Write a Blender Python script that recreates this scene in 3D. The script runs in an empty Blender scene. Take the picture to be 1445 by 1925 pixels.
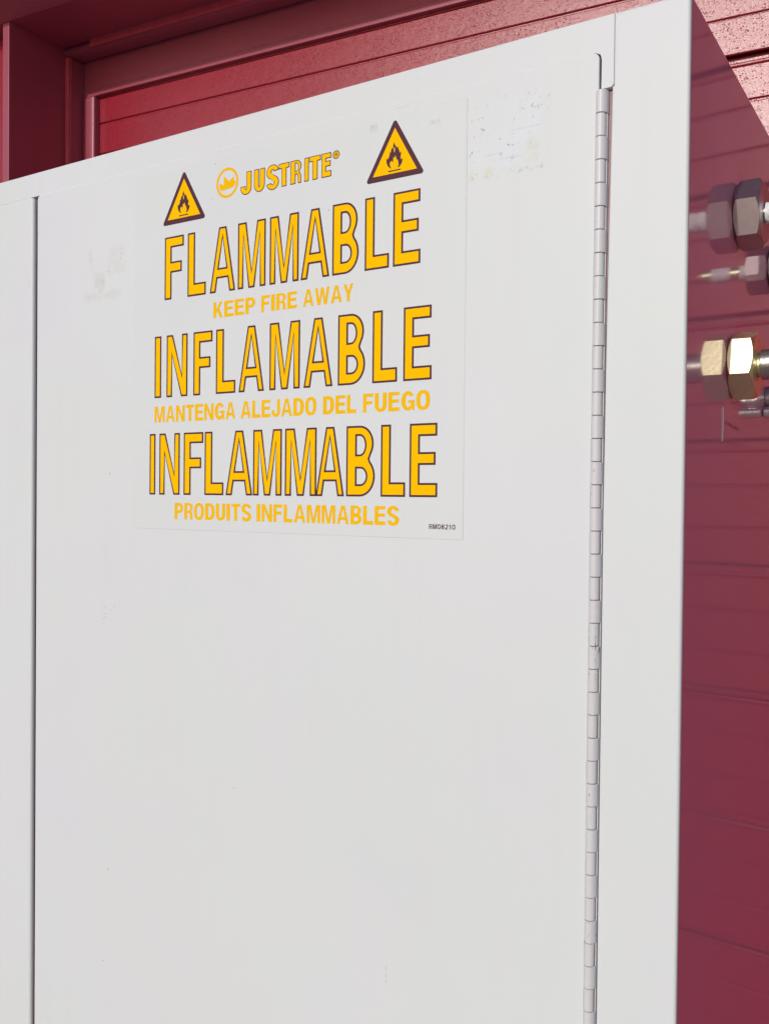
import bpy, bmesh, math, random
from mathutils import Vector, Matrix
random.seed(7)
R = math.radians
scene = bpy.context.scene
EYE = 1.37            # height of the camera above the ground; many heights below are given relative to it

# ------------------------------------------------------------------ camera, sky, sun, exposure
cam_d = bpy.data.cameras.new("camera"); cam = bpy.data.objects.new("camera", cam_d)
scene.collection.objects.link(cam); scene.camera = cam
yaw, pitch, roll = 0.5633814122, -0.0157970706, 0.0099323821
fw = Vector((-math.sin(yaw)*math.cos(pitch), math.cos(yaw)*math.cos(pitch), math.sin(pitch)))
rt = Vector((math.cos(yaw), math.sin(yaw), 0)); up = rt.cross(fw)
r2 = rt*math.cos(roll)+up*math.sin(roll); u2 = -rt*math.sin(roll)+up*math.cos(roll)
m = Matrix(((r2.x, u2.x, -fw.x, 0), (r2.y, u2.y, -fw.y, -.53), (r2.z, u2.z, -fw.z, EYE), (0, 0, 0, 1)))
cam.matrix_world = m
cam_d.sensor_fit = 'HORIZONTAL'; cam_d.sensor_width = 36; cam_d.lens = 1740.7722/1445*36
cam_d.clip_start = .01; cam_d.clip_end = 800

SUN_AZ, SUN_EL = 1.5, 20.0       # degrees left of the cabinet's front normal, degrees up
sd = Vector((-math.sin(R(SUN_AZ))*math.cos(R(SUN_EL)), -math.cos(R(SUN_AZ))*math.cos(R(SUN_EL)), math.sin(R(SUN_EL))))
world = bpy.data.worlds.new("World"); scene.world = world; world.use_nodes = True
wn = world.node_tree; bg = wn.nodes['Background']; sky = wn.nodes.new('ShaderNodeTexSky')
sky.sky_type = 'NISHITA'; sky.sun_disc = False; sky.sun_elevation = R(SUN_EL); sky.sun_rotation = math.atan2(sd.x, sd.y)
wn.links.new(sky.outputs[0], bg.inputs[0]); bg.inputs[1].default_value = .12
sun_d = bpy.data.lights.new("sun", 'SUN'); sun = bpy.data.objects.new("sun", sun_d); scene.collection.objects.link(sun)
sun_d.energy = 2.12; sun_d.angle = R(.5); sun_d.color = (1, .965, .925)
sun.rotation_euler = sd.to_track_quat('Z', 'Y').to_euler(); sun.location = (0, 0, 6)
scene.view_settings.view_transform = 'Standard'; scene.view_settings.look = 'None'
scene.view_settings.exposure = -.13; scene.view_settings.gamma = 1
scene.cycles.max_bounces = 10

# ------------------------------------------------------------------ helpers
C = scene.collection
def meta(o, label=None, cat=None, group=None, kind=None):
    if label: o['label'] = label
    if cat: o['category'] = cat
    if group: o['group'] = group
    if kind: o['kind'] = kind
    return o
def empty(name, loc, rz=0):
    o = bpy.data.objects.new(name, None); o.empty_display_size = .05; C.objects.link(o)
    o.location = loc; o.rotation_euler = (0, 0, rz); return o
def link(name, mesh, mat, parent=None, loc=(0, 0, 0), smooth=False):
    o = bpy.data.objects.new(name, mesh); C.objects.link(o); o.location = loc
    if parent: o.parent = parent
    if mat and not mesh.materials: mesh.materials.append(mat)
    if smooth:
        for p in mesh.polygons: p.use_smooth = True
    return o
def mesh_of(name, bm):
    bmesh.ops.recalc_face_normals(bm, faces=bm.faces)
    me = bpy.data.meshes.new(name); bm.to_mesh(me); bm.free(); return me
def auto_smooth(me, ang=35):
    for p in me.polygons: p.use_smooth = True
    b = bmesh.new(); b.from_mesh(me)
    for e in b.edges:
        if len(e.link_faces) == 2:
            a, c = (f.calc_area() for f in e.link_faces)
            if e.calc_face_angle(0) > R(ang) or (max(a, c) > 12*min(a, c) and e.calc_face_angle(0) > R(1)): e.smooth = False
    b.to_mesh(me); b.free()
def box(name, x0, x1, y0, y1, z0, z1, bev=.001, segs=2):
    bm = bmesh.new(); bmesh.ops.create_cube(bm, size=1)
    for v in bm.verts: v.co = Vector((x0+(v.co.x+.5)*(x1-x0), y0+(v.co.y+.5)*(y1-y0), z0+(v.co.z+.5)*(z1-z0)))
    if bev: bmesh.ops.bevel(bm, geom=bm.edges[:], offset=bev, segments=segs, affect='EDGES', profile=.5)
    me = mesh_of(name, bm); auto_smooth(me, 50); return me
def area(p): return sum(p[i][0]*p[(i+1) % len(p)][1]-p[(i+1) % len(p)][0]*p[i][1] for i in range(len(p)))/2
def inset(p, d, lim=2.5):
    """miter offset to the left of the travel direction (inwards for a counter-clockwise loop)"""
    n = len(p); out = []
    for i in range(n):
        a, b, c = Vector(p[i-1]), Vector(p[i]), Vector(p[(i+1) % n])
        e1 = (b-a); e2 = (c-b)
        if e1.length < 1e-9: e1 = e2.copy()
        if e2.length < 1e-9: e2 = e1.copy()
        e1.normalize(); e2.normalize()
        n1 = Vector((-e1.y, e1.x)); n2 = Vector((-e2.y, e2.x)); m = n1+n2
        if m.length < 1e-6: m = n1.copy()
        m.normalize(); k = 1/max(m.dot(n1), 1/lim)
        out.append((b.x+m.x*d*k, b.y+m.y*d*k))
    return out
def clean(p):
    q = []
    for v in p:
        if not q or (Vector(v)-Vector(q[-1])).length > 1e-6: q.append(tuple(v))
    if (Vector(q[0])-Vector(q[-1])).length < 1e-6: q.pop()
    return q
def slab(name, loop, yf, yb, r=.002, segs=4):
    """plate in the XZ plane with a rounded front edge; loop is (x, z), counter-clockwise seen from -Y"""
    loop = clean(loop)
    if area(loop) < 0: loop = loop[::-1]
    rings = [(0, yb), (0, yf+r)]
    for k in range(1, segs+1):
        a = math.pi/2*k/segs; rings.append((r*(1-math.cos(a)), yf+r*(1-math.sin(a))))
    bm = bmesh.new(); vs = []
    for d, y in rings:
        L = inset(loop, d) if d else loop
        vs.append([bm.verts.new((x, y, z)) for x, z in L])
    n = len(loop)
    for a, b in zip(vs, vs[1:]):
        for i in range(n): bm.faces.new((a[i], a[(i+1) % n], b[(i+1) % n], b[i]))
    bm.faces.new(vs[-1]); bm.faces.new(vs[0][::-1])
    me = mesh_of(name, bm); auto_smooth(me, 40); return me
def rrect(x0, x1, z0, z1, r, n=6):
    out = []
    for cx, cz, a0 in ((x1-r, z0+r, -90), (x1-r, z1-r, 0), (x0+r, z1-r, 90), (x0+r, z0+r, 180)):
        for k in range(n+1):
            a = R(a0+90*k/n); out.append((cx+r*math.cos(a), cz+r*math.sin(a)))
    return out
def prism_z(name, prof, z0, z1, bev=.0003):
    """prof (x, y) extruded upwards with softened end rims"""
    if area(prof) < 0: prof = prof[::-1]
    rings = [(bev, z0), (0, z0+bev), (0, z1-bev), (bev, z1)]
    bm = bmesh.new(); vs = []
    for d, z in rings:
        L = inset(prof, d) if d else prof
        vs.append([bm.verts.new((x, y, z)) for x, y in L])
    n = len(prof)
    for a, b in zip(vs, vs[1:]):
        for i in range(n): bm.faces.new((a[i], a[(i+1) % n], b[(i+1) % n], b[i]))
    bm.faces.new(vs[-1]); bm.faces.new(vs[0][::-1])
    me = mesh_of(name, bm); auto_smooth(me, 38); return me
def lathe_x(name, prof, n=40, wob=None):
    """prof: list of (x, radius), turned about the X axis"""
    bm = bmesh.new(); vs = []
    for j, (x, r) in enumerate(prof):
        row = []
        for i in range(n):
            a = 2*math.pi*i/n; rr = r*(1+(wob(a, x) if wob else 0))
            row.append(bm.verts.new((x, rr*math.cos(a), rr*math.sin(a))))
        vs.append(row)
    for a, b in zip(vs, vs[1:]):
        for i in range(n): bm.faces.new((a[i], a[(i+1) % n], b[(i+1) % n], b[i]))
    bm.faces.new(vs[0]); bm.faces.new(vs[-1])
    me = mesh_of(name, bm); auto_smooth(me, 40); return me
def hex_nut(name, x0, x1, side, rot, hole):
    """hexagonal nut about the X axis; the conical chamfer cuts the curved arcs into the flats"""
    rin = side*math.cos(R(30))*.985; N = 12; bm = bmesh.new(); ringA = []; ringB = []; capA = []; capB = []; hA = []; hB = []
    for f in range(6):
        for k in range(N):
            a = R(-30+60*k/N); r = side*math.cos(R(30))/math.cos(a); th = R(rot+60*f)+a
            cy, cz = math.cos(th), math.sin(th); cut = max(0, r-rin)*.62
            capA.append(bm.verts.new((x0, min(r, rin)*cy, min(r, rin)*cz))); ringA.append(bm.verts.new((x0+cut, r*cy, r*cz)))
            ringB.append(bm.verts.new((x1-cut, r*cy, r*cz))); capB.append(bm.verts.new((x1, min(r, rin)*cy, min(r, rin)*cz)))
            hA.append(bm.verts.new((x0, hole*cy, hole*cz))); hB.append(bm.verts.new((x1, hole*cy, hole*cz)))
    L = [hA, capA, ringA, ringB, capB, hB]; n = len(hA)
    for a, b in zip(L, L[1:]+L[:1]):
        for i in range(n):
            bm.faces.new((a[i], a[(i+1) % n], b[(i+1) % n], b[i]))
    bmesh.ops.remove_doubles(bm, verts=bm.verts, dist=1e-7)
    me = mesh_of(name, bm); auto_smooth(me, 22); return me

# ------------------------------------------------------------------ materials
def nmat(name):
    m = bpy.data.materials.new(name); m.use_nodes = True; nt = m.node_tree
    return m, nt, nt.nodes['Principled BSDF']
class G:
    """tiny node-graph helper"""
    def __init__(s, nt):
        s.nt = nt; s.tc = nt.nodes.new('ShaderNodeTexCoord'); s.co = s.tc.outputs['Object']
    def n(s, t, **k):
        x = s.nt.nodes.new(t)
        for a, b in k.items(): setattr(x, a, b)
        return x
    def setin(s, x, i, v):
        if hasattr(v, 'links') or isinstance(v, bpy.types.NodeSocket): s.nt.links.new(v, x.inputs[i])
        else: x.inputs[i].default_value = v
    def noise(s, scale, detail=3, rough=.5, co=None, dist=0):
        x = s.n('ShaderNodeTexNoise'); s.nt.links.new(co or s.co, x.inputs['Vector'])
        x.inputs['Scale'].default_value = scale; x.inputs['Detail'].default_value = detail
        x.inputs['Roughness'].default_value = rough; x.inputs['Distortion'].default_value = dist
        return x.outputs['Fac']
    def vor(s, scale, co=None, feat='F1'):
        x = s.n('ShaderNodeTexVoronoi', feature=feat); s.nt.links.new(co or s.co, x.inputs['Vector']); x.inputs['Scale'].default_value = scale
        return x.outputs['Distance']
    def scaled(s, v, off=(0, 0, 0)):
        x = s.n('ShaderNodeMapping'); s.nt.links.new(s.co, x.inputs[0]); x.inputs['Scale'].default_value = v; x.inputs['Location'].default_value = off
        return x.outputs[0]
    def rng(s, v, a, b, c=0, d=1):
        x = s.n('ShaderNodeMapRange'); s.setin(x, 0, v)
        for i, q in enumerate((a, b, c, d)): x.inputs[i+1].default_value = q
        return x.outputs[0]
    def math(s, op, a, b=0.):
        x = s.n('ShaderNodeMath', operation=op); s.setin(x, 0, a); s.setin(x, 1, b); return x.outputs[0]
    def mix(s, f, a, b):
        x = s.n('ShaderNodeMix', data_type='RGBA'); s.setin(x, 0, f)
        for i, q in ((6, a), (7, b)):
            if isinstance(q, tuple): x.inputs[i].default_value = (*q, 1)
            else: s.nt.links.new(q, x.inputs[i])
        return x.outputs[2]
    def sep(s):
        x = s.n('ShaderNodeSeparateXYZ'); s.nt.links.new(s.co, x.inputs[0]); return x.outputs
    def boxmask(s, xyz, x0, x1, z0, z1, e=.001):
        a = s.math('MULTIPLY', s.rng(xyz[0], x0-e, x0+e), s.rng(xyz[0], x1-e, x1+e, 1, 0))
        b = s.math('MULTIPLY', s.rng(xyz[2], z0-e, z0+e), s.rng(xyz[2], z1-e, z1+e, 1, 0))
        return s.math('MULTIPLY', a, b)
    def bump(s, h, st, dist, prev=None):
        x = s.n('ShaderNodeBump'); x.inputs['Strength'].default_value = st; x.inputs['Distance'].default_value = dist
        s.nt.links.new(h, x.inputs['Height'])
        if prev: s.nt.links.new(prev, x.inputs['Normal'])
        return x.outputs[0]

WHITE = (.648, .670, .704)
def cabinet_paint(name, rough=.5, marks=None, tint=None, chips=0):
    m, nt, p = nmat(name); g = G(nt)
    if chips: g.co = g.n('ShaderNodeNewGeometry').outputs['Position']
    big = g.noise(2.3, 2, .5); mid = g.noise(9, 3, .55)
    col = g.mix(g.rng(big, .35, .65), (WHITE[0]*.985, WHITE[1]*.99, WHITE[2]*.975), (WHITE[0]*1.02, WHITE[1]*1.01, WHITE[2]*1.025))
    col = g.mix(g.rng(mid, .45, .75, 0, .35), col, (WHITE[0]*1.01, WHITE[1]*.99, WHITE[2]*.95))
    # uneven ageing of the enamel: faint lavender and faint greenish patches
    col = g.mix(g.rng(g.noise(5.5, 4, .6), .48, .66, 0, .8), col, (WHITE[0]*1.0, WHITE[1]*.965, WHITE[2]*1.01))
    col = g.mix(g.rng(g.noise(4.2, 4, .6, co=g.scaled((1, 1, .6), (3, 1, 7))), .5, .7, 0, .8), col, (WHITE[0]*.965, WHITE[1]*1.0, WHITE[2]*.965))
    col = g.mix(g.rng(g.noise(1, 4, .65, co=g.scaled((60, 60, 4))), .55, .8, 0, .22), col, (WHITE[0]*.90, WHITE[1]*.89, WHITE[2]*.87))
    # fly specks and pin-prick chips, few and small
    v = g.vor(46, feat='F1'); sp = g.math('MULTIPLY', g.rng(v, .024, .036, .75, 0), g.rng(g.noise(6, 2), .58, .62))
    col = g.mix(sp, col, (.24, .19, .19))
    fine = g.noise(900, 2, .5)
    if marks: col = marks(g, col)
    if chips:
        c1 = g.noise(1, 3, .6, co=g.scaled((700, 700, 130))); ch = g.math('MULTIPLY', g.rng(c1, .655, .675), g.rng(g.noise(24, 2), .5, .56))
        col = g.mix(ch, col, (.16, .10, .09))
    if tint: 
        x = g.n('ShaderNodeMix', data_type='RGBA', blend_type='MULTIPLY'); x.inputs[0].default_value = 1
        nt.links.new(col, x.inputs[6]); x.inputs[7].default_value = (*tint, 1); col = x.outputs[2]
    nt.links.new(col, p.inputs['Base Color'])
    p.inputs['Roughness'].default_value = rough; p.inputs['Specular IOR Level'].default_value = .36
    n1 = g.bump(g.noise(420, 2, .5), .05, .0006)
    n2 = g.bump(g.noise(7, 1, .4), .3, .004, n1)
    nt.links.new(n2, p.inputs['Normal'])
    return m
def door_marks(g, col):
    xyz = g.sep(); z = EYE
    fine = g.noise(1, 4, .65, co=g.scaled((240, 240, 240))); streak = g.noise(1, 4, .6, co=g.scaled((120, 120, 420)))
    blot = g.noise(38, 3, .6)
    # residue of a removed sticker right of the big one: pale patch, gummy lower rim
    a = g.boxmask(xyz, -.2738, -.225, z+.206, z+.2505, .0030)
    col = g.mix(g.math('MULTIPLY', a, g.rng(g.noise(16, 4, .6), .40, .60, .0, .85)), col, (.655, .685, .755))
    dirt = g.math('MULTIPLY', g.rng(fine, .60, .66), g.rng(streak, .46, .56))
    up_ = g.boxmask(xyz, -.236, -.219, z+.236, z+.250, .004)
    col = g.mix(g.math('MULTIPLY', up_, g.rng(fine, .56, .64, 0, .6)), col, (.34, .34, .36))
    col = g.mix(g.math('MULTIPLY', a, g.math('MULTIPLY', dirt, .8)), col, (.28, .27, .29))
    rim = g.boxmask(xyz, -.2735, -.2205, z+.2015, z+.2055, .0012)
    col = g.mix(g.math('MULTIPLY', rim, g.rng(fine, .52, .66, 0, .6)), col, (.42, .41, .40))
    y1 = g.boxmask(xyz, -.236, -.2265, z+.206, z+.222, .004)
    col = g.mix(g.math('MULTIPLY', y1, g.rng(fine, .38, .58, .1, .5)), col, (.57, .58, .47))
    y2 = g.boxmask(xyz, -.2735, -.2705, z+.2015, z+.2090, .001)
    col = g.mix(g.math('MULTIPLY', y2, .5), col, (.60, .61, .48))
    y3 = g.boxmask(xyz, -.262, -.257, z+.203, z+.2085, .0015)
    col = g.mix(g.math('MULTIPLY', y3, .5), col, (.60, .60, .44))
    # grey tape ghosts on the left
    for x0, x1, z0, z1, k in ((-.6325, -.6275, .1905, .2055, .9), (-.6095, -.5875, .183, .2045, .8), (-.6245, -.6125, .170, .186, 1.0), (-.638, -.592, .1625, .1695, .8)):
        b = g.math('MULTIPLY', g.boxmask(xyz, x0, x1, z+z0, z+z1, .0020), g.rng(g.noise(90, 3, .6), .36, .52))
        col = g.mix(g.math('MULTIPLY', b, g.rng(blot, .3, .62, .05*k, .7*k)), col, (.54, .55, .53))
        col = g.mix(g.math('MULTIPLY', b, g.rng(fine, .60, .66, 0, .5)), col, (.36, .35, .36))
    # short hairline scuffs, each with its own direction
    for x0, x1, z0, z1 in ((-.252, -.238, .2120, .2124), (-.246, -.226, .2285, .2288), (-.262, -.250, .2160, .2163), (-.3300, -.3180, .2600, .2603), (-.1905, -.1890, .1200, .1290), (-.4700, -.4640, -.2210, -.2207), (-.3300, -.3292, -.3300, -.3180)):
        col = g.mix(g.math('MULTIPLY', g.boxmask(xyz, x0, x1, z+z0, z+z1, .0004), g.rng(fine, .35, .6, .1, .8)), col, (.42, .41, .42))
    # smudge above the sticker's letters, tiny speckles low on the left
    s1 = g.boxmask(xyz, -.3490, -.3415, z+.2490, z+.2535, .001)
    col = g.mix(g.math('MULTIPLY', s1, .55), col, (.50, .48, .49))
    s2 = g.boxmask(xyz, -.6135, -.592, z-.108, z-.086, .004)
    col = g.mix(g.math('MULTIPLY', s2, g.rng(g.vor(260), .10, .16, .8, 0)), col, (.30, .28, .29))
    return col
M = {}
M['paint'] = cabinet_paint('cabinet_enamel')
M['door'] = cabinet_paint('door_enamel', marks=door_marks)
M['hinge'] = cabinet_paint('hinge_enamel', rough=.38, chips=1, tint=(.95, .90, .915))

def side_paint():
    m, nt, p = nmat('side_shade_and_reflection'); g = G(nt)
    p.inputs['Base Color'].default_value = (.60, .215, .335, 1)  # shade and the red wall's reflection put into the base colour
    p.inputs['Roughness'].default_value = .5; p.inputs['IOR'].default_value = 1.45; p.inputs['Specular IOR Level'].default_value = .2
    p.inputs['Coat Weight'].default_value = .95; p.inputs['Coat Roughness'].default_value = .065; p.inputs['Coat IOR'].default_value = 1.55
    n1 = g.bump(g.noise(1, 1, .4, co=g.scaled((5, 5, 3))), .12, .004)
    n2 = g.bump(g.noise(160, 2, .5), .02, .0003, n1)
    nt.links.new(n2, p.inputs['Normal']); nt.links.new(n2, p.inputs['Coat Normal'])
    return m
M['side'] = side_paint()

def red_paint(name, base=(.31, .012, .030), rough=.232, tex=1., worn=1.):
    m, nt, p = nmat(name); g = G(nt)
    big = g.noise(3, 3, .6); col = g.mix(g.rng(big, .3, .7), (base[0]*.94, base[1]*.9, base[2]*.95), (base[0]*1.06, base[1]*1.15, base[2]*1.1))
    oi = g.n('ShaderNodeObjectInfo').outputs['Random']; col = g.mix(g.rng(oi, 0, 1, 0, .16), col, (base[0]*.72, base[1]*1.4, base[2]*1.1))
    # pits where the grit of the paint has broken open, in loose clusters
    pits = g.math('MULTIPLY', g.rng(g.vor(330, co=g.scaled((.75, .75, 1.1))), .14, .26, 1, 0), g.rng(g.noise(26, 3, .6), .40, .52))
    col = g.mix(g.math('MULTIPLY', pits, .8*worn), col, (base[0]*.42, base[1]*.6, base[2]*.5))
    grit = g.noise(620, 3, .7)
    nt.links.new(col, p.inputs['Base Color'])
    rg = g.rng(grit, .3, .7, rough-.05, rough+.07)
    nt.links.new(g.math('ADD', rg, g.math('MULTIPLY', pits, .45*worn)), p.inputs['Roughness'])
    p.inputs['Specular IOR Level'].default_value = .62
    b1 = g.bump(grit, .46*tex, .0006)
    b2 = g.bump(g.math('MULTIPLY', pits, -1.), .6*tex, .0009, b1)
    b3 = g.bump(g.noise(70, 2, .5), .16*tex, .0015, b2)
    nt.links.new(b3, p.inputs['Normal'])
    return m
M['red'] = red_paint('red_wall_paint')
M['red_trim'] = red_paint('red_trim_paint', base=(.35, .058, .098), rough=.34, tex=.18, worn=.0)

def plain(name, col, rough=.5, metal=0, bump=0, scale=200, spec=.5, var=.05):
    m, nt, p = nmat(name); g = G(nt)
    c = g.mix(g.rng(g.noise(scale/4, 3), .35, .65), tuple(q*(1-var) for q in col), tuple(min(1, q*(1+var)) for q in col))
    nt.links.new(c, p.inputs['Base Color']); p.inputs['Roughness'].default_value = rough; p.inputs['Metallic'].default_value = metal
    p.inputs['Specular IOR Level'].default_value = spec
    if bump: nt.links.new(g.bump(g.noise(scale, 3, .6), bump, .001), p.inputs['Normal'])
    return m
M['lit_strip'] = plain('lit_strip_red', (.62, .070, .11), .4)  # light on the frame edges painted as a brighter red
M['yellow'] = plain('yellow_ink', (.93, .505, .0005), .7, spec=.04, var=.01)
M['yellow_thin'] = plain('pale_yellow_ink', (.84, .475, .004), .7, spec=.04, var=.01)
M['maroon'] = plain('dark_maroon_ink', (.085, .028, .045), .6, spec=.15)
def film_marks(g, col):
    xyz = g.sep(); z = EYE; fine = g.noise(260, 4, .65)
    col = g.mix(.35, col, (WHITE[0]*.97, WHITE[1]*.985, WHITE[2]*.97))
    for x0, x1, z0, z1, c, k in ((-.3490, -.3432, .2485, .2530, (.46, .44, .45), .8), (-.3500, -.3440, .2585, .2605, (.50, .48, .46), .5), (-.3020, -.2945, .2440, .2462, (.50, .50, .38), .8), (-.2760, -.2745, .180, .2555, (.54, .53, .53), .5)):
        col = g.mix(g.math('MULTIPLY', g.boxmask(xyz, x0, x1, z+z0, z+z1, .0009), g.rng(fine, .36, .62, .1*k, k)), col, c)
    e = g.boxmask(xyz, -.5760, -.2750, z-.0268, z+.2558, .0003)      # grime gathered along the rim
    e2 = g.math('MULTIPLY', g.math('SUBTRACT', 1., e), g.rng(g.noise(30, 3), .4, .6, .1, .55))
    return g.mix(e2, col, (.44, .44, .42))
M['film'] = cabinet_paint('sticker_film', rough=.42, marks=film_marks)
M['film_side'] = plain('clear_label_film', (.24, .06, .08), .08)
M['steel'] = plain('dull_zinc', (.50, .42, .42), .42, 1, .05, 700)
M['brass'] = plain('bright_brass', (.82, .74, .46), .38, 1, .10, 420)
M['bright'] = plain('bright_steel', (.9, .9, .88), .28, 1, .1, 300)
M['tape'] = plain('white_thread_tape', (.85, .85, .86), .6, 0, .5, 500)
M['galv'] = plain('galvanised_steel', (.55, .53, .50), .30, 1, .2, 300)
M['pin'] = plain('pin_and_gap_shade', (.15, .11, .13), .5, 0)  # hinge pin tone, also the painted shade in the door gap
M['liner'] = plain('cabinet_liner', (.30, .20, .21), .6)
M['ground'] = plain('pale_concrete', (.34, .32, .29), .9, 0, .4, 60)

# ------------------------------------------------------------------ ground
bm = bmesh.new()
for x, y in ((-150, -150), (150, -150), (150, 150), (-150, 150)): bm.verts.new((x, y, 0))
bm.faces.new(bm.verts[:]); meta(link('ground', mesh_of('ground', bm), M['ground']), kind='structure', label='pale concrete ground')

# ------------------------------------------------------------------ red boarded wall (turned 4.9 degrees from the cabinet)
WR = R(4.9)
wall = meta(empty('boarded_wall', (0, .9, 0), WR), 'sunlit red painted wall of grooved horizontal boards behind the cabinet', 'wall')
S0, S1 = -1.527, 2.4
back = link('backing', box('backing', -1.75, S1, .005, .05, 0, EYE+.86, 0), M['red'], wall)
back2 = None
def board_mesh(h):
    return box('board', S0, S1, -.0, .03, 0, h, .0016, 2)
GAP = .0020
heights = [.0055, .0565-.0055-GAP, .061-GAP, .0545-GAP]
meshes = [board_mesh(h) for h in heights]
offs = [0, .0055+GAP*.35, .0565+GAP, .1175+GAP]
T = .8165
k = 0
while EYE+T-.1845*k > .02:
    top = EYE+T-.1845*k
    for i in range(4):
        z = top-offs[i]-heights[i]
        if z < .004: continue
        o = link('board', meshes[i], M['red'], wall, (0, random.uniform(-.0004, .0004), z))
    k += 1
# the board planes stand 25 mm in front of a recess at every fourth joint
back.data.materials.clear(); back.data.materials.append(M['red'])
for v in back.data.vertices:
    if v.co.y < .02: v.co.y = .0030
def notch():
    """backing between the joints stays shallow; at the wide joints it is cut back"""
    back.data.clear_geometry(); bm = bmesh.new()
    zs = []; k = 0; cur = EYE+.86; prof = [(.0030, cur)]
    while EYE+T-.1845*k > .02:
        top = EYE+T-.1845*k; bot = top-.172
        if k == 0: pass
        prof += [(.0030, bot), (.0125, bot), (.0125, bot-.0125), (.0030, bot-.0125)]; k += 1
    prof += [(.0030, 0)]
    a = [bm.verts.new((S0-.05, y, z)) for y, z in prof]; b = [bm.verts.new((S1, y, z)) for y, z in prof]
    for i in range(len(prof)-1): bm.faces.new((a[i], b[i], b[i+1], a[i+1]))
    bmesh.ops.recalc_face_normals(bm, faces=bm.faces); bm.to_mesh(back.data); bm.free()
notch()

# ------------------------------------------------------------------ stepped door frame round the boards
frame = meta(empty('door_frame', (0, .9, 0), WR), 'stepped red door frame with shaded soffit at upper left above the boards', 'door frame')
fr = [
 ('inner_moulding', (S0-.0318, S0, -.015, .02, 0, EYE+.8138, .0035), 'glossy upright red bead'),
 ('inner_moulding', (S0-.0318, S1, -.0112, .02, EYE+.8140, EYE+.8276, .0009), None),
 ('stile', (-1.64, S0-.0320, -.006, .03, 0, EYE+.8275, .0015), None),
 ('rail', (-1.64, S1, -.008, .03, EYE+.8278, EYE+.93, .0015), None),
 ('outer_moulding', (-1.5796, -1.5594, -.048, -.0062, 0, EYE+.8848, .003), None),
 ('outer_moulding', (-1.5796, S1, -.054, -.0082, EYE+.885, EYE+.9035, .009), None),
 ('lit_strip', (-1.497, S1, -.0580, -.0542, EYE+.8868, EYE+.9015, .0006), 'red strip under the soffit with its sunlight painted in'),
 ('lit_strip', (-1.5690, -1.5602, -.0520, -.0482, 0, EYE+.8810, .0006), 'upright red strip with its light painted in'),
 ('jamb', (-1.5862, -1.5697, -.1862, -.0063, 0, EYE+.9060, .001), None),
 ('corner_post', (-1.5867, -1.5694, -.190, -.1864, 0, EYE+.8912, .0012), None),
]
for nme, a, lab in fr:
    o = link(nme, box(nme, *a), M['lit_strip'] if nme == 'lit_strip' else M['red_trim'], frame)
    if lab: o['label'] = lab
# soffit: sloping down a little towards its front edge, with a fascia above it
bm = bmesh.new(); vs = []
for s in (-3.2, S1):
    vs.append([bm.verts.new((s, y, EYE+z)) for y, z in ((-.006, .9040), (-.190, .8925), (-.52, .8925+.33*.372), (-.52, 1.06), (-.006, .96))])
for i in range(5): bm.faces.new((vs[0][i], vs[1][i], vs[1][(i+1) % 5], vs[0][(i+1) % 5]))
bm.faces.new(vs[0]); bm.faces.new(vs[1][::-1])
link('soffit', mesh_of('soffit', bm), M['red_trim'], frame)
link('fascia', box('fascia', -3.2, S1, -.54, -.5203, EYE+1.012, EYE+1.12, .003), M['red_trim'], frame)
link('side_board', box('side_board', -3.2, -1.5870, -.150, -.13, 0, EYE+.905, .002), M['red'], frame)

# ------------------------------------------------------------------ cabinet
X0, X1, YB, TOP = -1.2285, -.1362, .46, EYE+.2838
BOT = .05
cab = meta(empty('storage_cabinet', ((X0+X1)/2, .23, 0)), 'off white steel two-door cabinet with a long piano hinge and glossy side with the red wall reflection painted in', 'cabinet')
cx0, cy0 = cab.location.x, cab.location.y
def cpart(name, me, mat, parent=cab, lab=None):
    o = link(name, me, mat)
    o.parent = parent
    o.matrix_parent_inverse = Matrix.Translation((-cx0, -cy0, 0))
    if lab: o['label'] = lab
    return o
# right stile with its rolled corner; its left edge leans in a little from the top of the hinge downwards
RC = .0020
def stile_mesh():
    bm = bmesh.new(); rows = []
    levels = [(BOT, -.1825), (EYE-.6, -.1824), (EYE, -.1828), (EYE+.12, -.1820), (EYE+.2413, -.1806), (EYE+.2416, -.1797), (TOP-.0012, -.1797), (TOP, -.1797)]
    for z, xe in levels:
        d = .0008 if z == TOP else 0
        pts = [(xe, .010), (xe, .0011), (xe+.0004, .0003), (xe+.0012, 0+d)]
        for k in range(9):
            a = R(90*k/8); pts.append((X1-RC+(RC-d)*math.sin(a), RC-(RC-d)*math.cos(a)))
        pts += [(X1-d, .0032), (X1-.0012, .0032)]
        rows.append([bm.verts.new((x, y, z)) for x, y in pts])
    for a, b in zip(rows, rows[1:]):
        for i in range(len(a)-1): bm.faces.new((a[i], a[i+1], b[i+1], b[i]))
    bm.faces.new(rows[-1])
    me = mesh_of('stile', bm); auto_smooth(me, 35); return me
cpart('stile', stile_mesh(), M['paint'])
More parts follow.
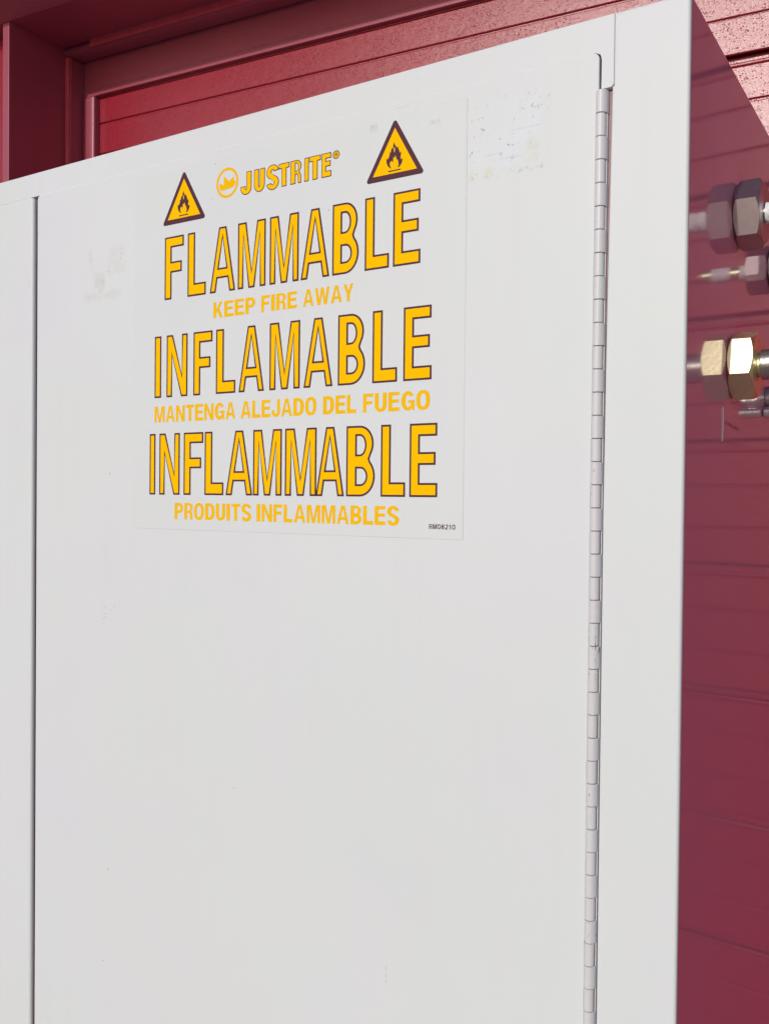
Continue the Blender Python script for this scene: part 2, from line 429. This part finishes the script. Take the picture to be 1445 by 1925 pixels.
# top rail with the small tongue that covers the head of the hinge
rail = [(X0+.055, EYE+.2632), (-.1906, EYE+.2632), (-.1880, EYE+.2618), (-.1871, EYE+.2585), (-.1872, EYE+.2418), (-.1868, EYE+.2413), (-.1816, EYE+.2413), (-.1806, EYE+.2418), (-.17962, EYE+.2430), (-.17962, TOP), (X0+.055, TOP)]
cpart('top_rail', slab('top_rail', rail, 0, .012, .0003), M['paint'])
cpart('bottom_rail', slab('bottom_rail', [(X0+.05, BOT), (-.183, BOT), (-.183, BOT+.06), (X0+.05, BOT+.06)], 0.0002, .012, .001), M['paint'])
cpart('stile', box('stile_left', X0, X0+.0548, 0, .012, BOT, TOP, .002), M['paint'])
cpart('top_panel', box('top_panel', X0, X1-.0004, .0122, YB, TOP-.0016, TOP-.0002, .0003), M['paint'])
cpart('side_panel', box('side_panel', X1-.0013, X1-.0002, .0033, YB, BOT, TOP-.0003, .0003), M['side'], lab='glossy side mirroring the wall, shade and red reflection put into its colour')
cpart('side_panel', box('side_panel_left', X0, X0+.0015, .0121, YB, BOT, TOP-.0017, .0003), M['paint'])
cpart('back_panel', box('back_panel', X0+.002, X1-.002, YB-.002, YB-.0005, BOT, TOP-.002, 0), M['paint'])
cpart('base', box('base', X0+.01, X1-.01, .02, YB-.01, 0, BOT-.0002, .002), M['paint'])
cpart('liner', box('liner', X0+.01, X1-.006, .020, .022, BOT+.001, TOP-.003, 0), M['liner'])
# doors
DT = EYE+.2629
dr = cpart('door', slab('door_right', rrect(-.6999, -.1884, BOT+.062, DT+.0008, .0046), -.0004, .016, .0008, 4), M['door'], lab='wide door carrying the sticker')
dl = cpart('door', slab('door_left', rrect(X0+.056, -.7061, BOT+.062, DT+.0014, .0046), -.0004, .016, .0028, 6), M['paint'], lab='narrow visible edge of the other door')
cpart('gap_shade', box('gap_shade', -.7064, -.7050, .0026, .0070, BOT+.07, EYE+.2335, .0002), M['pin'])  # dark strip painting the deep shade in the door gap
cpart('gap_shade', box('gap_shade_upper', -.7046, -.7034, .0034, .0090, EYE+.2340, DT-.004, .0002), M['pin'])  # second dark strip for the shade in the upper slot
cpart('hinge_gap_shade', box('hinge_gap_shade', -.1838, -.1795, .0034, .0046, BOT+.07, EYE+.2405, .0002), M['liner'])  # added strip giving the hinge gap its shade by colour
# seam strips behind the slots
cpart('door_stop', box('door_stop', -.1905, -.1865, .0085, .0105, BOT+.07, EYE+.262, .0002), M['liner'])

# piano hinge
HX, HY, HR = -.18705, .0001, .00315
hinge = cpart('piano_hinge', box('hinge_leaf', HX+.0028, HX+.0035, .0012, .0032, BOT+.07, EYE+.2402, .0002), M['hinge'], lab='long hinge of many short painted knuckles')
circ = [(HR*math.cos(R(a)), HR*math.sin(R(a))) for a in range(0, 360, 12)]
# frame-side knuckle wraps towards the stile
wrap = [(HR*math.cos(R(a)), HR*math.sin(R(a))) for a in range(90, 331, 12)] + [(.0034, -.0005), (.0038, .0010), (.0039, .0024), (.0018, .0030)]
doorside = [(HR*.97*math.cos(R(a)), HR*.97*math.sin(R(a))) for a in range(-60, 120, 12)] + [(-.0026, .0022), (-.0034, .0008), (-.0033, -.0004)] + [(HR*.97*math.cos(R(a)), HR*.97*math.sin(R(a))) for a in range(198, 300, 12)]
PITCH = .01364; KG = .00042
kA = prism_z('knuckle_frame', wrap, KG/2, PITCH-KG/2, .00025)
kB = prism_z('knuckle_door', doorside, KG/2, PITCH-KG/2, .00025)
kA.materials.append(M['hinge']); kB.materials.append(M['hinge'])
ztop = EYE+.2405; n = 0
while ztop-PITCH*(n+1) > BOT+.07:
    o = bpy.data.objects.new('knuckle', kA if n % 2 == 0 else kB); C.objects.link(o)
    o.parent = hinge
    dx = -.0003*min(1, n/18.)
    o.location = (HX+dx+random.uniform(-.00005, .00005), HY+random.uniform(-.00006, .00006), ztop-PITCH*(n+1))
    n += 1
pin = prism_z('pin', [(.0022*math.cos(R(a)), .0022*math.sin(R(a))) for a in range(0, 360, 30)], BOT+.071, ztop-.001)
po = link('pin', pin, M['pin']); po.parent = hinge; po.location = (HX-.0002, HY+.0002, 0)
# chipped paint marks low on the doors and stile are carried by the enamel

# ------------------------------------------------------------------ glyphs
def arc(cx, cy, rx, ry, a0, a1, n=14):
    return [(cx+rx*math.cos(R(a0+(a1-a0)*i/n)), cy+ry*math.sin(R(a0+(a1-a0)*i/n))) for i in range(n+1)]
def sup(cx, cy, rx, ry, e=2.5, n=40):
    o = []
    for i in range(n):
        a = 2*math.pi*i/n; c, s = math.cos(a), math.sin(a)
        o.append((cx+rx*math.copysign(abs(c)**(2/e), c), cy+ry*math.copysign(abs(s)**(2/e), s)))
    return o
def stroke(p, hx, hy):
    l, r = [], []
    for i in range(len(p)):
        a = Vector(p[max(0, i-1)]); b = Vector(p[min(len(p)-1, i+1)]); d = (b-a)
        d = Vector((d.x*.45, d.y)).normalized(); nx, ny = -d.y, d.x
        l.append((p[i][0]+nx*hx, p[i][1]+ny*hy)); r.append((p[i][0]-nx*hx, p[i][1]-ny*hy))
    return l+r[::-1]
def glyph(c, s=.32, b=.145):
    s2, t = s, b
    if c == 'I': return [[(0, 0), (1, 0), (1, 1), (0, 1)]]
    if c == 'F': return [[(0, 0), (s, 0), (s, .425), (.90, .425), (.90, .425+b), (s, .425+b), (s, 1-b), (1, 1-b), (1, 1), (0, 1)]]
    if c == 'L': return [[(0, 0), (1, 0), (1, b*1.15), (s*1.1, b*1.15), (s*1.1, 1), (0, 1)]]
    if c == 'E': return [[(0, 0), (1, 0), (1, b*1.1), (s, b*1.1), (s, .435), (.93, .435), (.93, .435+b), (s, .435+b), (s, 1-b), (.98, 1-b), (.98, 1), (0, 1)]]
    if c == 'T': return [[(.5-s/2, 0), (.5+s/2, 0), (.5+s/2, 1-b), (1, 1-b), (1, 1), (0, 1), (0, 1-b), (.5-s/2, 1-b)]]
    if c == 'A': return [[(0, 0), (.235, 0), (.305, .215), (.695, .215), (.765, 0), (1, 0), (.645, 1), (.355, 1)], [(.355, .375), (.5, .83), (.645, .375)]]
    if c == 'M': return [[(0, 0), (.205, 0), (.205, .78), (.39, 0), (.61, 0), (.795, .78), (.795, 0), (1, 0), (1, 1), (.69, 1), (.5, .27), (.31, 1), (0, 1)]]
    if c == 'N': return [[(0, 0), (.27, 0), (.27, .66), (.70, 0), (1, 0), (1, 1), (.73, 1), (.73, .35), (.30, 1), (0, 1)]]
    if c == 'W': return [[(.18, 0), (.38, 0), (.5, .70), (.62, 0), (.82, 0), (1, 1), (.81, 1), (.70, .33), (.59, 1), (.41, 1), (.30, .33), (.19, 1), (0, 1)]]
    if c == 'Y': return [[(.36, 0), (.64, 0), (.64, .4), (1, 1), (.70, 1), (.5, .60), (.30, 1), (0, 1), (.36, .4)]]
    if c == 'K': return [[(0, 0), (s*.9, 0), (s*.9, .30), (.40, .44), (.70, 0), (1, 0), (.60, .61), (.96, 1), (.66, 1), (s*.9, .56), (s*.9, 1), (0, 1)]]
    if c == 'B': return [[(0, 0)]+arc(.48, .285, .52, .285, -90, 46)+[(.81, .53)]+arc(.48, .745, .47, .255, -34, 90)+[(0, 1)],
                         [(s, t)]+arc(.50, .285, .19, .285-t, -90, 90)+[(s, .57-t)], [(s, .595)]+arc(.48, .725, .17, .13, -90, 90)+[(s, .855)]]
    if c == 'P': return [[(0, 0), (s, 0), (s, .37)]+arc(.52, .685, .48, .315, -90, 90)+[(0, 1)], [(s, .37+t)]+arc(.50, .685, .2, .315-t, -90, 90)+[(s, 1-t)]]
    if c == 'R': return [[(0, 0), (s, 0), (s, .40), (.50, .40)]+arc(.52, .26, .14, .14, 90, 0, 6)+[(.66, .08), (.70, 0), (1, 0), (.96, .06), (.95, .32), (.90, .42), (.80, .475)]+arc(.52, .735, .46, .265, -45, 90)+[(0, 1)],
                         [(s, .535)]+arc(.50, .70, .19, .165, -90, 90)+[(s, .865)]]
    if c == 'D': return [[(0, 0)]+arc(.45, .40, .55, .40, -90, 0)+arc(.45, .60, .55, .40, 0, 90)+[(0, 1)], [(s, t)]+arc(.44, .42, .56-s, .42-t, -90, 0)+arc(.44, .58, .56-s, .42-t, 0, 90)+[(s, 1-t)]]
    if c in 'O0': return [sup(.5, .5, .5, .51), sup(.5, .5, .5-s*.86, .51-t)]
    if c == '8': return [sup(.5, .27, .5, .28, 2.2)[0:1] and (arc(.5, .27, .5, .28, -200, 30, 26)+arc(.5, .75, .45, .26, -30, 210, 26)), sup(.5, .27, .2, .13, 2), sup(.5, .75, .18, .12, 2)]
    if c == '1': return [[(.42, 0), (.75, 0), (.75, 1), (.50, 1), (.42, .86), (.15, .80), (.15, .68), (.42, .68)]]
    if c == '2': return [stroke(arc(.5, .70, .35, .23, 170, -25, 16)+[(.62, .44), (.30, .22), (.16, .07)], .15, .075), [(0, 0), (1, 0), (1, .15), (0, .15)]]
    if c == 'S': return [stroke(arc(.5, .725, .34, .205, 8, 222, 16)+arc(.5, .272, .34, .205, 42, -172, 16), s*.5, t*.5)]
    if c == 'U': return [[(0, 1)]+arc(.5, .33, .5, .34, 180, 360)+[(1, 1), (1-s, 1)]+arc(.5, .33, .5-s, .34-t, 0, -180)+[(s, 1)]]
    if c == 'J': return [[(1, 1), (1-s*1.05, 1)]+arc(.5, .28, .5-s, .28-t, 0, -180)+[(s, .38), (0, .38)]+arc(.5, .28, .5, .29, 180, 360)]
    if c == 'G': return [arc(.5, .5, .5, .51, 30, 300, 26)+[(.84, .11), (.86, 0), (1, 0), (1, .53), (.52, .53), (.52, .39), (.72, .39), (.70, .22)]+arc(.5, .5, .5-s, .51-t, 305, 42, 24)]
    raise KeyError(c)
def orient(loops):
    out = []
    for i, l in enumerate(loops):
        l = clean(l)
        if (area(l) > 0) != (i == 0): l = l[::-1]
        out.append(l)
    return out
def place(c, x0, x1, z0, z1, **k):
    return [[(x0+x*(x1-x0), z0+y*(z1-z0)) for x, y in l] for l in glyph(c, **k)]
pending = []
def flat(name, glyphs, y, mat, parent, lab=None, mirror=None):
    """flat print in the XZ plane at depth y: each glyph is an outer loop with holes"""
    cu = bpy.data.curves.new(name, 'CURVE'); cu.dimensions = '2D'; cu.fill_mode = 'BOTH'
    for loops in glyphs:
        for l in loops:
            sp = cu.splines.new('POLY'); sp.points.add(len(l)-1); sp.use_cyclic_u = True
            for q, (x, z) in zip(sp.points, l): q.co = (x, z, 0, 1)
    ob = bpy.data.objects.new(name, cu); C.objects.link(ob); pending.append((ob, name, y, mat, parent, lab))
def flush():
    bpy.context.view_layer.update(); dg = bpy.context.evaluated_depsgraph_get()
    done = []
    for ob, name, y, mat, parent, lab in pending:
        me = bpy.data.meshes.new_from_object(ob.evaluated_get(dg)); done.append((me, ob, name, y, mat, parent, lab))
    for me, ob, name, y, mat, parent, lab in done:
        for v in me.vertices: v.co = (v.co.x, y, v.co.y)
        for p in me.polygons:
            p.use_smooth = False
        bm = bmesh.new(); bm.from_mesh(me)
        for f in bm.faces:
            f.normal_update()
            if f.normal.y > 0: f.normal_flip()
        bm.to_mesh(me); bm.free()
        cu = ob.data; bpy.data.objects.remove(ob); bpy.data.curves.remove(cu)
        me.materials.clear(); o = link(name, me, mat, parent)
        if lab: o['label'] = lab

# ------------------------------------------------------------------ warning sticker
YS = -.0004                       # front of the door
stk = meta(empty('warning_sticker', (0, 0, 0)), 'clear sticker on the door with yellow FLAMMABLE lettering in three languages', 'sticker')
film = slab('film', rrect(-.5762, -.2747, EYE-.0270, EYE+.2560, .0006, 2), YS-.00022, YS-.00001, .00012, 2)
link('film', film, M['film'], stk)
YD, YY = YS-.00030, YS-.00042
def big(word, ext, zb, zt, ins, s=.37, b=.175):
    dark, yel = [], []
    for c, (a, d) in zip(word, ext):
        wd = d-a; k = {}
        if c != 'I': k = dict(s=s, b=b)
        L = orient(place(c, a, d, EYE+zb, EYE+zt, **k))
        dark.append(L); yel.append([inset(l, ins) for l in L])
    flat('lettering_outline', dark, YD, M['maroon'], stk); flat('lettering', yel, YY, M['yellow'], stk, 'yellow word %s' % word if word != 'JUSTRITE' else 'yellow maker name in rounded capitals')
F1 = [(-0.5426, -0.522), (-0.5178, -0.4986), (-0.4945, -0.4688), (-0.4664, -0.4396), (-0.4358, -0.4091), (-0.4073, -0.382), (-0.3796, -0.3573), (-0.3524, -0.3328), (-0.3297, -0.3084)]
F2 = [(-0.5531, -0.5458), (-0.5399, -0.5172), (-0.511, -0.4913), (-0.4876, -0.468), (-0.4649, -0.4402), (-0.4352, -0.4072), (-0.4039, -0.3784), (-0.374, -0.3512), (-0.3453, -0.3255), (-0.3207, -0.299)]
F3 = [(-0.5582, -0.5517), (-0.5473, -0.5249), (-0.5207, -0.5001), (-0.4986, -0.4792), (-0.477, -0.4506), (-0.4501, -0.423), (-0.4201, -0.3917), (-0.3923, -0.3678), (-0.3661, -0.3424), (-0.3377, -0.3183), (-0.3151, -0.2938)]
big('FLAMMABLE', F1, .1547, .2040, .00140)
big('INFLAMABLE', F2, .0776, .1266, .00140)
big('INFLAMMABLE', F3, .0004, .0491, .00140)
ADV = dict(M=1.22, W=1.42, I=.36, J=.82, L=.84, F=.84, E=.9, N=1.03, O=1.06, G=1.06, T=.92, A=1.06, S=.98, D=1.02, U=.98, **{'1': .8})
def small(words, zb, zt, mat, s=.335, b=.178, gap=.13):
    gl = []
    for w, (a, d) in words:
        tot = sum(ADV.get(c, .95) for c in w)+gap*(len(w)-1); u = (d-a)/tot; x = a
        for c in w:
            wd = ADV.get(c, .95)*u
            k = dict(s=s, b=b) if c != 'I' else {}
            gl.append(orient(place(c, x, x+wd, EYE+zb, EYE+zt, **k))); x += wd+gap*u
    flat('lettering', gl, YD, mat, stk, 'small line reading %s' % ' '.join(w for w, _ in words))
small([('KEEP', (-.4906, -.4492)), ('FIRE', (-.4435, -.4104)), ('AWAY', (-.405, -.3615))], .1355, .1476, M['yellow_thin'])
small([('MANTENGA', (-.553, -.4678)), ('ALEJADO', (-.4625, -.3923)), ('DEL', (-.3865, -.3582)), ('FUEGO', (-.3526, -.3))], .0580, .0708, M['yellow_thin'])
small([('PRODUITS', (-.5302, -.4516)), ('INFLAMMABLES', (-.4464, -.3228))], -.0188, -.0059, M['yellow_thin'])
small([('RM08210', (-.2997, -.2802))], -.0204, -.0172, M['maroon'], s=.28, b=.17, gap=.2)
JX = [(-0.464, -0.4538), (-0.4511, -0.4411), (-0.4386, -0.4287), (-0.4278, -0.4183), (-0.417, -0.4073), (-0.4045, -0.4009), (-0.4001, -0.3904), (-0.3893, -0.3813)]
big('JUSTRITE', [(a-.0002, b+.0002) for a, b in JX], .2244, .2413, .00062, s=.46, b=.235)
# registered mark, round flame badge
cxr, czr = -.3771, EYE+.2386
flat('lettering_outline', [orient([sup(cxr, czr, .0030, .0029, 2, 28), sup(cxr, czr, .0024, .0023, 2, 28)]), orient(place('R', cxr-.0010, cxr+.0011, czr-.0013, czr+.0013, s=.26, b=.14))], YD, M['maroon'], stk)
flat('lettering', [orient([sup(cxr, czr, .0024, .0023, 2, 28)])], YD+.00003, M['yellow_thin'], stk)
lx, lz = -.4775, EYE+.2364
crown = [(-7.4, .8), (-3.6, -1.4), (-3.5, 5.2), (-3.9, 5.9), (1.9, .8), (4.0, 2.6), (6.9, 3.6), (6.3, 1.2), (8.6, -.2), (7.9, -2.2), (6.1, -4.0), (3.0, -4.6), (-1.5, -4.9), (-5.0, -5.3), (-7.0, -4.6), (-7.9, -2.6)]
flat('badge', [orient([sup(lx, lz, .0110, .0114, 2, 40), sup(lx, lz, .0090, .0093, 2, 40)]), orient([[(lx+x*.001, lz+z*.001) for x, z in crown]])], YD, M['yellow_thin'], stk, 'round yellow badge with a jagged flame')
# hazard triangles
flame = [(-1.27, 13.03), (-.31, 11.08), (1.11, 8.9), (2.14, 9.58), (2.26, 8.39), (3.11, 6.46), (3.4, 4.94), (4.6, 5.89), (4.45, 4.16), (4.06, 1.59), (4.66, .46), (5.79, .98), (5.54, -1.02), (4.53, -2.89), (3.34, -4.13), (1.79, -4.44), (2.64, -3.13), (2.51, -1.34), (1.9, .82), (1.2, .81), (.66, 2.67), (.02, 3.97), (-.55, 2.31), (-1.6, 3.09), (-1.67, -.28), (-3.15, 1.02), (-4.35, -.38), (-4.16, -2.19), (-3.37, -3.8), (-2.73, -4.36), (-4.49, -3.6), (-5.91, -2.16), (-6.81, -.22), (-7.09, 2.49), (-6.67, 2.86), (-6.13, 2.17), (-4.92, 3.71), (-4.42, 5.24), (-4.54, 6.89), (-3.73, 6.29), (-2.9, 9.38), (-2.01, 8.62), (-1.69, 10.91)]
slit = [(-.95, 9.58), (-1.35, 7.28), (-.65, 5.6), (-.20, 7.71), (-.45, 9.21)]
bar = [(-5., -5.6), (4.8, -5.6), (4.8, -6.4), (-5., -6.4)]
for tx in (-.3290, -.5222):
    oz = EYE+.2250
    def tri(h, w, z0, r):
        A = Vector((tx, z0+h)); B = Vector((tx-w, z0)); D = Vector((tx+w, z0)); out = []
        P = [B, D, A]
        for i in range(3):
            p, a, b = P[i], P[i-1], P[(i+1) % 3]
            d1 = (a-p).normalized(); d2 = (b-p).normalized(); ang = d1.angle(d2); L = r/math.tan(ang/2)
            cc = p+(d1+d2).normalized()*(r/math.sin(ang/2)); s_ = p+d1*L; e_ = p+d2*L
            a0 = math.atan2((s_-cc).y, (s_-cc).x); a1 = math.atan2((e_-cc).y, (e_-cc).x)
            while a1 < a0: a1 += 2*math.pi
            out += [(cc.x+r*math.cos(a0+(a1-a0)*k/6), cc.y+r*math.sin(a0+(a1-a0)*k/6)) for k in range(7)]
        return out
    z0 = EYE+.2134
    flat('hazard_triangle', [orient([tri(.0405, .0233, z0, .0016)])], YD, M['maroon'], stk, 'dark bordered triangle')
    flat('triangle_field', [orient([tri(.0405*.745, .0233*.745, z0+.0038, .0002)])], YY, M['yellow'], stk)
    flat('flame_symbol', [orient([[(tx+x*.001+.0005, oz+z*.001) for x, z in flame], [(tx+x*.001+.0005, oz+z*.001) for x, z in slit]]), orient([[(tx+x*.001, oz+z*.001) for x, z in bar]])], YY-.0001, M['maroon'], stk)
flush()

# ------------------------------------------------------------------ pipe fittings on the right side
GR = 'pipe fittings on the red side of the cabinet'
def fitting(name, y, z, label):
    return meta(empty(name, (X1, y, EYE+z)), label, 'pipe fitting', GR)
def tape_wob(a, x): return .05*math.sin(3*a+900*x)+.035*math.sin(7*a-1500*x)
def thread(x0, x1, r, n=26, depth=.05):
    prof = []
    for i in range(n+1): prof.append((x0+(x1-x0)*i/n, r*(1-(depth if i % 2 else 0))))
    return prof
f = fitting('pipe_fitting', .1338, .1935, 'dull grey hex nut with white taped pipe, highest on the side')
link('hex_nut', hex_nut('hex_nut', 0, .0167, .0232, 180+17, .006), M['steel'], f)
link('collar', lathe_x('collar', [(.0165, .0062), (.0172, .0062), (.0174, .0058), (.0190, .0058)]), M['galv'], f)
link('thread_tape', lathe_x('thread_tape', thread(.0178, .0420, .0070, 30, .06), 40, tape_wob), M['tape'], f)
link('pipe', lathe_x('pipe', [(.0415, .0056), (.075, .0056)]), M['galv'], f)
f = fitting('pipe_fitting', .1235, .0905, 'bright brass hex nut with a thick steel pipe, lower and in sunlight')
link('hex_nut', hex_nut('hex_nut_b', 0, .0162, .0236, 180-11, .008), M['brass'], f)
link('collar', lathe_x('collar_b', [(.0160, .0075), (.0186, .0075)]), M['brass'], f)
link('pipe', lathe_x('pipe_b', [(.0180, .0085), (.0184, .0100), (.0190, .0102), (.0450, .0106), (.0455, .0100)]), M['galv'], f)
f = fitting('pipe_fitting', .2555, .1835, 'small fitting with torn white tape, between the two large nuts and mirrored in the side')
link('hex_nut', hex_nut('hex_nut_c', 0, .0165, .0188, 180+4, .004), M['steel'], f)
link('pipe', lathe_x('pipe_c', [(.0160, .0050), (.0520, .0050), (.0530, .0040)]), M['brass'], f)
link('thread_tape', lathe_x('tape_c', thread(.0160, .0225, .0064, 10, .12), 36, tape_wob), M['tape'], f)
link('thread_tape', lathe_x('tape_d', thread(.0300, .0445, .0060, 20, .12), 36, tape_wob), M['tape'], f)
f = fitting('pipe_fitting', .2478, .0790, 'dark round flange with an added glint tube below it, under the brass nut')
link('flange', lathe_x('flange', [(0, .0112), (.0030, .0116), (.0125, .0116), (.0130, .0108)]), M['galv'], f)
link('pipe', lathe_x('pipe_e', [(.0128, .0070), (.0175, .0070), (.0180, .0064)]), M['galv'], f)
o = link('glint_tube', lathe_x('tube_e', [(.0003, .0034), (.0012, .0040), (.0172, .0040)], 30, lambda a, x: .02*math.sin(5*a+400*x)), M['bright'], f); o.location = (0, -.0150, -.0105)  # tube added only to give the bright glint below the flange

# small clear label on the side panel, its near-edge highlight painted as a white strip
lab = meta(empty('side_label', (X1, .0948, EYE+.0495)), 'small clear label with faint dark print on the glossy right side below the fittings', 'label')
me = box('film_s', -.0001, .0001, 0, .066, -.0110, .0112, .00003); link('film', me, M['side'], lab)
link('edge_glint', box('edge_glint', -.0001, .0004, -.0006, -.00002, -.0110, .0112, .0001), M['tape'], lab)
M['ghost'] = plain('faint_print', (.07, .012, .02), .4)
bm = bmesh.new()
random.seed(3)
y = .008
while y < .050:          # worn, unreadable print
    w = random.uniform(.0016, .003)
    for zz, ww, hh in ((.0, w, .0006), (.0016, w*random.uniform(.4, 1), .0005), (.0008, .0006, .0022)):
        m4 = Matrix.Translation((.00014, y+random.uniform(0, .0005), .0015-.05*y+zz)) @ Matrix.Diagonal((.00004, ww, hh, 1))
        bmesh.ops.create_cube(bm, size=1, matrix=m4)
    y += w+random.choice((.0008, .0008, .002))
link('print', mesh_of('print', bm), M['ghost'], lab)
